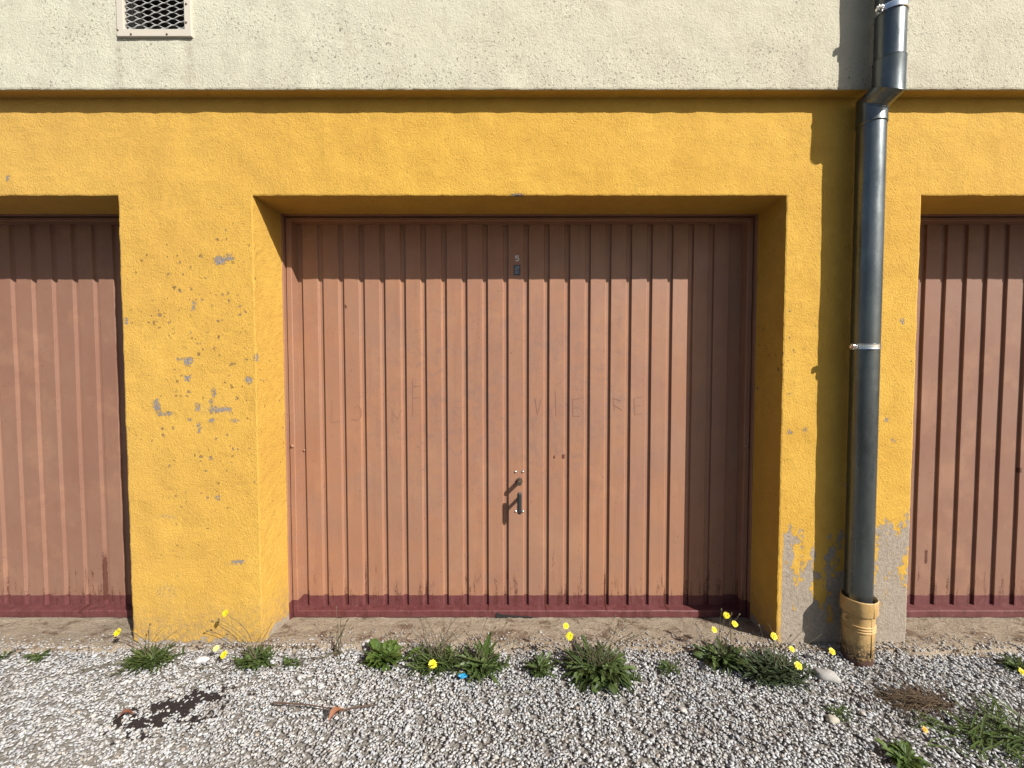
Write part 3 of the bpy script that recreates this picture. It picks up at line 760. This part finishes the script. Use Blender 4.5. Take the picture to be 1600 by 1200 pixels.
for x in np.arange(-3.0, 3.0, sp):
    for y in np.arange(-1.28, .02, sp):
        X_ = x + random.uniform(-.5, .5)*sp; Y_ = y + random.uniform(-.5, .5)*sp
        e = apron_edge(X_)
        if Y_ > e - .004:
            d = Y_ - e
            if random.random() > .5*math.exp(-d/.012) or Y_ > .0: continue
        pk = inpatch(X_, Y_) + n1(X_*34, Y_*34, 4)*1.3
        if pk > .20 and random.random() < .82: continue
        dd = ((X_-DRY.x)/.16)**2 + ((Y_-DRY.y)/.06)**2 + n1(X_*20, Y_*20, 8)*.8
        if dd < .8 and random.random() < .8: continue
        if random.random() < .025 + .3*max(0, n1(X_*3, Y_*4, 17)-.1) + (.5 if n1(X_*22, Y_*22, 27) > .50 else 0): continue
        r = random.choice((.0036, .0048, .0054, .0060, .0070)) * random.uniform(.85, 1.15)
        if random.random() < .03: r *= 1.5
        z = max(gz(X_, Y_), -.03) + random.uniform(-.0055, .005)
        if Y_ > e - .004: z = .006
        pts.append((X_, Y_, z)); rads.append(r)
# loose stones lying on the concrete
for k in range(1100):
    X_ = random.uniform(-3, 3); Y_ = apron_edge(X_) + abs(random.gauss(0, .06))
    if Y_ > .24: continue
    if Y_ > -.004 and any(a < X_ < b for a, b in ((XA, XL0), (XL1, XB))): continue
    pts.append((X_, Y_, .008-.135*max(0, Y_))); rads.append(random.uniform(.003, .006))
tag(stones('gravel', np.array(pts), np.array(rads), PEB), 'white and grey crushed gravel', 'gravel', kind='stuff')
# dark crumbs of soil
P = []; Rr = []
for k in range(7000):
    c = random.choice(PATCH[:3] if random.random() < .9 else PATCH); x = c.x + random.gauss(0, .06); y = c.y + random.gauss(0, .026)
    if inpatch(x, y, 1.15) + n1(x*34, y*34, 4)*1.3 < .16: continue
    P.append((x, y, gz(x, y) - .004 + random.uniform(-.003, .003))); Rr.append(random.uniform(.002, .0075))
BLACK = Mat('black_soil'); BLACK.color(BLACK.mix(BLACK.noise(60), (.006, .003, .003), (.022, .010, .009))); BLACK.rough(.9)
tag(stones('dark_soil_patch', np.array(P), np.array(Rr), BLACK.m), 'black crumbly soil showing between the stones', 'soil', kind='stuff')
P = []; Rr = []
for k in range(2600):
    x = random.uniform(-2.7, 2.7); y = apron_edge(x) + random.gauss(0, .016)
    if n1(x*6, y*10, 30) < -.02: continue
    if y > -.004: continue
    P.append((x, y, .003 + random.uniform(-.003, .003))); Rr.append(random.uniform(.0018, .0045))
for k in range(1300):
    x = random.gauss(DRY.x, .09); y = random.gauss(DRY.y-.01, .03); P.append((x, y, gz(x, y))); Rr.append(random.uniform(.002, .005))  # soil crumbs round the dry tuft, also standing in for its shadows
BRN = Mat('brown_soil'); BRN.color(BRN.mix(BRN.noise(60), (.04, .024, .015), (.12, .075, .045))); BRN.rough(.95)
tag(stones('dirt_and_shade_crumbs', np.array(P), np.array(Rr), BRN.m), 'brown dirt along the foot of the wall, with crumbs added as shade round the dry tuft', 'dirt', kind='stuff')

# single larger stones
def stone(px, py, wpx, ratio, colr, label, seed, rot=0):
    p = gp(px, py); s = wpx / 2 / (FPX / math.hypot(p.y + DIST, 0.01) ) * .98
    bm = bmesh.new(); bmesh.ops.create_icosphere(bm, subdivisions=3, radius=1)
    for v in bm.verts:
        k = 1 + n1(v.co.x*1.1+seed, v.co.y*1.1, v.co.z*1.1)*.28 + n1(v.co.x*4+seed, v.co.y*4, v.co.z*4)*.06
        v.co = v.co * k
    bm.transform(Matrix.Translation((p.x, p.y, gz(p.x, p.y)+s*.22)) @ Matrix.Rotation(rot, 4, 'Z') @ Matrix.Diagonal((s, s*ratio, s*.5, 1)))
    m = Mat('stone_' + str(seed)); m.color(m.mix(m.ramp(m.noise(120, 4), .35, .7), colr, tuple(c*.75 for c in colr))); m.rough(.85); m.bump(m.noise(250, 3), .4, .001)
    o = bmobj('stone', bm, m.m, smooth=True)
    return tag(o, label, 'stone')
stone(1292, 1054, 36, .62, (.50, .48, .45), 'large smooth grey stone lying left of the yellow boot', 3, R(-20))
stone(1300, 1119, 20, .7, (.60, .55, .45), 'small pale beige stone on the gravel in front of the grey stone', 9)
stone(575, 1004, 17, .8, (.78, .76, .72), 'chalk white stone beside the lettuce-leaved weed', 14)
stone(1067, 1103, 13, .8, (.62, .60, .54), 'round cream stone alone on the open gravel', 21)
stone(317, 1030, 20, .5, (.80, .79, .77), 'flat white stone at the foot of the left pillar', 27, R(15))
stone(463, 1076, 13, .8, (.75, .74, .71), 'small white stone above the fallen twig', 33)
stone(1347, 1108, 11, .8, (.55, .48, .40), 'little brown stone in front of the dry grass', 41)

# blue scrap
p = gp(722, 1058); bm = bmesh.new(); bmesh.ops.create_icosphere(bm, subdivisions=2, radius=.016)
for v in bm.verts: v.co *= 1 + n1(v.co.x*160, v.co.y*160, v.co.z*160)*1.1
bm.transform(Matrix.Translation((p.x, p.y, .006)) @ Matrix.Diagonal((1, .8, .5, 1)))
tag(bmobj('paper_scrap', bm, simple('blue_foil', (.02, .27, .50), .35)), 'crumpled bright blue scrap on the gravel', 'litter')
# twigs and dead leaf
TW = simple('twig_bark', (.10, .06, .04), .8)
def twig(pts, r, label, kids=()):
    bm = bmesh.new(); P = [gp(px, py) + Vector((0, 0, .011 + random.uniform(0, .004))) for px, py in pts]
    add_tube(bm, P, [r*(1-.5*i/len(P)) for i in range(len(P))], 6)
    for k in kids:
        Q = [gp(px, py) + Vector((0, 0, .008)) for px, py in k]; add_tube(bm, Q, [r*.6]*len(Q), 5)
    return tag(bmobj('twig', bm, TW), label, 'twig')
twig([(428,1103),(455,1105),(482,1106),(505,1110),(523,1113)], .0036, 'thin dark twig lying left of the dead leaf')
twig([(530,1117),(548,1112),(568,1108),(588,1107)], .0034, 'short twig lying right of the dead leaf', [[(560,1110),(572,1103)]])
def dead_leaf(px, py, L, rot, label, colr):
    p = gp(px, py) + Vector((0, 0, .012)); bm = bmesh.new(); rows = []
    for i in range(9):
        t = i/8; wd = L*.24*math.sin(math.pi*min(1, t*.96+.03))**.8
        y = (t-.5)*L; zc = .010*math.sin(t*4)
        rows.append([bm.verts.new((sx*wd, y, zc + abs(sx)*wd*.8 + n1(y*90, sx, px)*.004)) for sx in (-1, -.4, 0, .4, 1)])
    for a, b in zip(rows, rows[1:]):
        for k in range(4): bm.faces.new((a[k], a[k+1], b[k+1], b[k]))
    bm.transform(Matrix.Translation(p) @ Matrix.Rotation(rot, 4, 'Z'))
    return tag(bmobj('dead_leaf', bm, leafmat('dead_leaf_brown', colr, tuple(c*.7 for c in colr), .7), smooth=True), label, 'leaf')
dead_leaf(526, 1121, .07, R(-25), 'curled rust brown dead leaf between two twigs', (.36, .16, .09))
dead_leaf(198, 1122, .045, R(-50), 'small reddish brown dead leaf beside the black soil patch', (.20, .07, .04))

# ------------------------------------------------------------------ weeds
def add_leaf(bm, base, az, L, wd, rise, lobes=0, fold=.25, droop=1.0, seg=9, twist=0):
    d = Vector((math.cos(az), math.sin(az), 0)); side = Vector((-d.y, d.x, 0)); rows = []
    ph = random.uniform(0, 6)
    for i in range(seg+1):
        t = i/seg
        r = L * t * math.cos(rise*(1-.5*t)); z = L * (math.sin(rise)*t - droop*.55*t*t*t)
        c = base + d*r + Vector((0, 0, max(z, -.006 + .002*t)))
        ww = wd * (math.sin(math.pi*min(1, .12+t*.88))**.7) * (.45 + .55*t)
        if lobes: ww *= (1.25 if i % 2 else .42)
        if t > .999: ww *= .15
        s2 = side + Vector((0, 0, twist*t)); lift = Vector((0, 0, ww*fold))
        rows.append([bm.verts.new(c - s2*ww + lift), bm.verts.new(c), bm.verts.new(c + s2*ww + lift)])
    for a, b in zip(rows, rows[1:]):
        bm.faces.new((a[0], a[1], b[1], b[0])); bm.faces.new((a[1], a[2], b[2], b[1]))
def flower(p, tilt, r, mat, parent):
    bm = bmesh.new(); nz = Vector(tilt).normalized(); a = nz.orthogonal().normalized(); b = nz.cross(a)
    for ring, (rr, lift, n) in enumerate(((1, .12, 15), (.74, .3, 12), (.42, .42, 8))):
        for k in range(n):
            t = 2*math.pi*(k+ring*.5+random.uniform(-.2, .2))/n; q = random.uniform(.85, 1.08)
            d = a*math.cos(t)+b*math.sin(t); s = nz.cross(d)
            w_ = r*rr*.17
            v = [bm.verts.new(p + nz*r*.05), bm.verts.new(p + d*r*rr*.55*q + s*w_ + nz*r*lift*.7), bm.verts.new(p + d*r*rr*q + s*w_*.7 + nz*r*lift), bm.verts.new(p + d*r*rr*q - s*w_*.7 + nz*r*lift), bm.verts.new(p + d*r*rr*.55*q - s*w_ + nz*r*lift*.7)]
            bm.faces.new(v)
    add_tube(bm, [p - nz*r*.45, p - nz*r*.1, p + nz*r*.05], [r*.12, r*.3, r*.32], 7)
    return bmobj('flower', bm, mat, parent)
def stem(a, b, r, parent, bow=.15, seg=9, bud=False, wob=.01, mat=None):
    bm = bmesh.new(); a = Vector(a); b = Vector(b); P = []
    hor = Vector((b.x-a.x, b.y-a.y, 0)); up = Vector((0, 0, (b-a).length*bow))
    s1 = random.uniform(0, 50)
    for i in range(seg+1):
        t = i/seg; q = a.lerp(b, t) - hor*.35*math.sin(math.pi*t)*.5 + up*math.sin(math.pi*t)*.6
        q += Vector((n1(t*3, s1), n1(t*3, s1+9), 0)) * wob*math.sin(math.pi*t); P.append(q)
    P[-1] = b
    rad = [r*(1-.45*i/seg) for i in range(seg+1)]
    if bud:
        dd = (P[-1]-P[-2]).normalized(); P += [b + dd*.004, b + dd*.009, b + dd*.013]; rad += [.0028, .0035, .0012]
    add_tube(bm, P, rad, 5)
    return bmobj('stem', bm, mat or STEMM, parent)
def weed(name, px, py, rad, hgt, nl, style, label, flowers=(), buds=(), dry=0, mat=None, trail=0, cat='weed', group='weeds growing along the garage wall'):
    p = gp(px, py); p.z = gz(p.x, p.y); rad *= .86; hgt *= .85
    root = tag(empty(name, p), label, cat, group)
    bm = bmesh.new()
    nl = int(nl * (1.9 if style == 'rosette' else 1.3 if style in ('broad', 'fine') else .8))
    for k in range(nl):
        az = random.uniform(0, 2*math.pi); q = random.uniform(.45, 1.05)
        base = p + Vector((random.gauss(0, rad*.26), random.gauss(0, rad*.14), .001))
        if style == 'rosette': add_leaf(bm, base, az, rad*q*random.uniform(.75, 1.05), min(.012, rad*random.uniform(.07, .12)), random.uniform(.1, 1.15)*hgt, lobes=random.choice((0, 3, 4)), droop=random.uniform(.1, .9), twist=random.uniform(-.9, .9), fold=random.uniform(-.1, .5))
        elif style == 'broad': add_leaf(bm, base, az, rad*q, rad*random.uniform(.13, .22), random.uniform(.1, 1.2)*hgt, lobes=random.choice((0, 2, 0)), droop=random.uniform(.2, .6), fold=.35, twist=random.uniform(-.5, .5))
        elif style == 'fine': 
            base = p + Vector((random.gauss(0, rad*.36), random.gauss(0, rad*.2), .001)); add_leaf(bm, base, az, rad*q*.62, rad*random.uniform(.03, .055), random.uniform(.3, 1.3)*hgt, droop=random.uniform(.1, .7), seg=5)
        elif style == 'grass': add_leaf(bm, base + Vector((random.gauss(0, rad*.3), random.gauss(0, rad*.14), 0)), az, rad*q, rad*random.uniform(.018, .035), random.uniform(.3, 1.2)*hgt, droop=random.uniform(.3, 1.0), seg=7)
    bmobj('leaves', bm, mat or GREEN, root)
    for (fx, fy, dy_, r, m_) in flowers:
        q = at(fx, fy, p.y + dy_); q.z = max(q.z, .012)
        s = stem(p + Vector((random.uniform(-1, 1)*rad*.15, 0, .002)), q - Vector((0, -.002, .004)), .0016, root)
        flower(q + Vector((0, 0, 0)), (random.uniform(-.25, .25), -.75, random.uniform(.5, .9)), r*.88, m_, s)
    for (fx, fy, dy_) in buds:
        q = at(fx, fy, p.y + dy_); stem(p + Vector((random.uniform(-1, 1)*rad*.15, 0, .002)), q, .0012, root, bud=True)
    for k in range(dry):
        q = p + Vector((random.gauss(0, rad*.8), random.uniform(-.01, .06), random.uniform(.06, .21)))
        stem(p + Vector((random.uniform(-1, 1)*rad*.5, random.uniform(-.01, .01), 0)), q, .0016, root, bow=random.uniform(-.1, .2), bud=random.random() < .35)
    for k in range(trail):
        sg = random.choice((-1, -1, 1)); L = random.uniform(.12, .30)
        q = p + Vector((sg*L, -random.uniform(.02, .16), 0)); q.z = gz(q.x, q.y) + .012
        stem(p + Vector((0, 0, .006)), q, .0018, root, bow=.06, wob=.05, bud=random.random() < .4)
    return root
F = PETAL
weed('weed', 6, 1024, .05, 1, 16, 'rosette', 'low green weed at the very left end of the wall foot')
weed('weed', 62, 1024, .065, .8, 34, 'rosette', 'flat ragged weed in front of the left door')
weed('flowering_weed', 234, 1031, .125, 1.0, 420, 'fine', 'dense fine-leaved tuft at the left corner of the pillar, one yellow flower', [(184, 988, .03, .019, F)], [(234, 978, .0), (232, 989, 0), (166, 978, .03)], 3, trail=6)
weed('flowering_weed', 398, 1031, .10, 1.0, 130, 'rosette', 'weed with long leaning stems before the pillar and a flower high on the yellow wall',
     [(352, 958, .0, .017, F), (350, 1023, -.03, .018, F), (338, 1013, -.02, .015, PALEP)], [(326, 987, -.01), (334, 972, -.01), (344, 969, 0), (357, 992, 0)], 2, trail=3)
weed('weed', 456, 1034, .055, .9, 46, 'rosette', 'small weed at the right corner of the pillar, before the middle door')
weed('dried_weed', 527, 1020, .04, .7, 12, 'rosette', 'brown dried-up weed at the left end of the middle threshold', dry=9, mat=STRAW, trail=2)
weed('weed', 599, 1028, .105, 1.0, 110, 'broad', 'lettuce-leaved bright rosette beside the chalk white stone', mat=GREEN2)
weed('flowering_weed', 682, 1034, .15, .9, 330, 'fine', 'spreading dark tuft with one yellow flower low on the gravel', [(676, 1038, -.05, .021, F)], dry=22)
w7 = weed('weed', 752, 1040, .12, 1.1, 120, 'rosette', 'weed with one tall upright serrated leaf before the door middle', dry=12)
bm = bmesh.new(); b_ = w7.location + Vector((.012, .01, 0))
for k, (az, L, lean) in enumerate(((1.4, .155, .03), (.2, .11, .06), (2.9, .10, -.05), (2.2, .12, -.03))):
    rows = []
    for i in range(13):
        t = i/12; ww = .019*math.sin(math.pi*(.1+.88*t))*(.6+.5*abs(math.cos(t*14))) * (1 if k == 0 else .8)
        c = b_ + Vector((lean*t*t, .02*t, L*t)); rows.append([bm.verts.new(c+Vector((-ww, -.004, 0))), bm.verts.new(c), bm.verts.new(c+Vector((ww, -.004, 0)))])
    for a, b in zip(rows, rows[1:]): bm.faces.new((a[0], a[1], b[1], b[0])); bm.faces.new((a[1], a[2], b[2], b[1]))
bmobj('upright_leaf', bm, GREEN2, w7)
weed('weed', 843, 1042, .085, 1.0, 90, 'rosette', 'compact green weed alone between the two largest clumps', mat=GREEN)
weed('flowering_weed', 932, 1045, .165, .85, 230, 'rosette', 'largest rosette, a fan of thin stems and two yellow flowers over the threshold',
     [(884, 978, .03, .015, F), (890, 994, .0, .019, F)], [(985, 990, .0), (905, 975, .03), (960, 965, .04), (975, 972, .02)], 26)
weed('weed', 990, 1056, .05, .8, 34, 'rosette', 'little weed at the right edge of the largest rosette')
weed('weed', 1044, 1042, .06, .9, 40, 'rosette', 'small weed standing apart between the middle door clumps and the flowers')
weed('flowering_weed', 1128, 1029, .125, 1.0, 150, 'rosette', 'bright weed at the shaded threshold corner with three yellow flowers', [(1116, 984, .02, .015, F), (1135, 962, .02, .017, F), (1148, 975, .02, .017, F)], [(1154, 962, .03), (1127, 955, .03)], 5)
weed('flowering_weed', 1205, 1048, .17, .95, 420, 'fine', 'wide grey-green tuft at the pillar left of the stone, with three flowers', [(1209, 994, .02, .018, F), (1237, 1014, .0, .014, F), (1247, 1040, -.03, .018, F)], [(1187, 980, .03), (1234, 995, 0)], 6, mat=GREYG)
weed('flowering_weed', 1296, 1040, .022, .7, 8, 'fine', 'single yellow flower in the shade beside the yellow boot', [(1300, 1018, .01, .016, F)])
weed('weed', 1312, 1108, .07, .5, 60, 'fine', 'sparse grassy sprig by the small pale beige stone')
weed('weed', 1590, 1040, .08, .9, 60, 'rosette', 'weed on the gravel at the right frame edge below the right door')
weed('grass_tuft', 1520, 1150, .17, .6, 70, 'grass', 'bright green broad-bladed grass tuft leaning over the right gravel', mat=GREEN2, cat='grass', group='grass on the gravel at the right')
weed('grass_tuft', 1592, 1150, .20, .7, 150, 'grass', 'dark thick grass clump at the lower right corner', [(1597, 1050, .0, .014, F)], mat=GREEN, cat='grass', group='grass on the gravel at the right')
weed('weed', 1418, 1183, .075, .8, 70, 'broad', 'small round-leaved weed on the lower right gravel', [(1445, 1140, .02, .011, simple('orange_petal', (.8, .42, .02), .6))], mat=GREEN2)
# dry tuft
p = gp(1432, 1094); p.z = gz(p.x, p.y)
dt = tag(empty('dry_grass_tuft', p), 'flattened straw-brown dead grass tuft right of the yellow boot', 'grass', 'grass on the gravel at the right')
bm = bmesh.new()
for k in range(260):
    az = math.pi + random.gauss(0, .5) if random.random() < .7 else random.uniform(0, 6.28)
    add_leaf(bm, p + Vector((random.gauss(.04, .05), random.gauss(0, .022), .002)), az, random.uniform(.05, .15), .0014, random.uniform(.05, .5), droop=.3, seg=5)
bmobj('blades', bm, STRAW, dt)
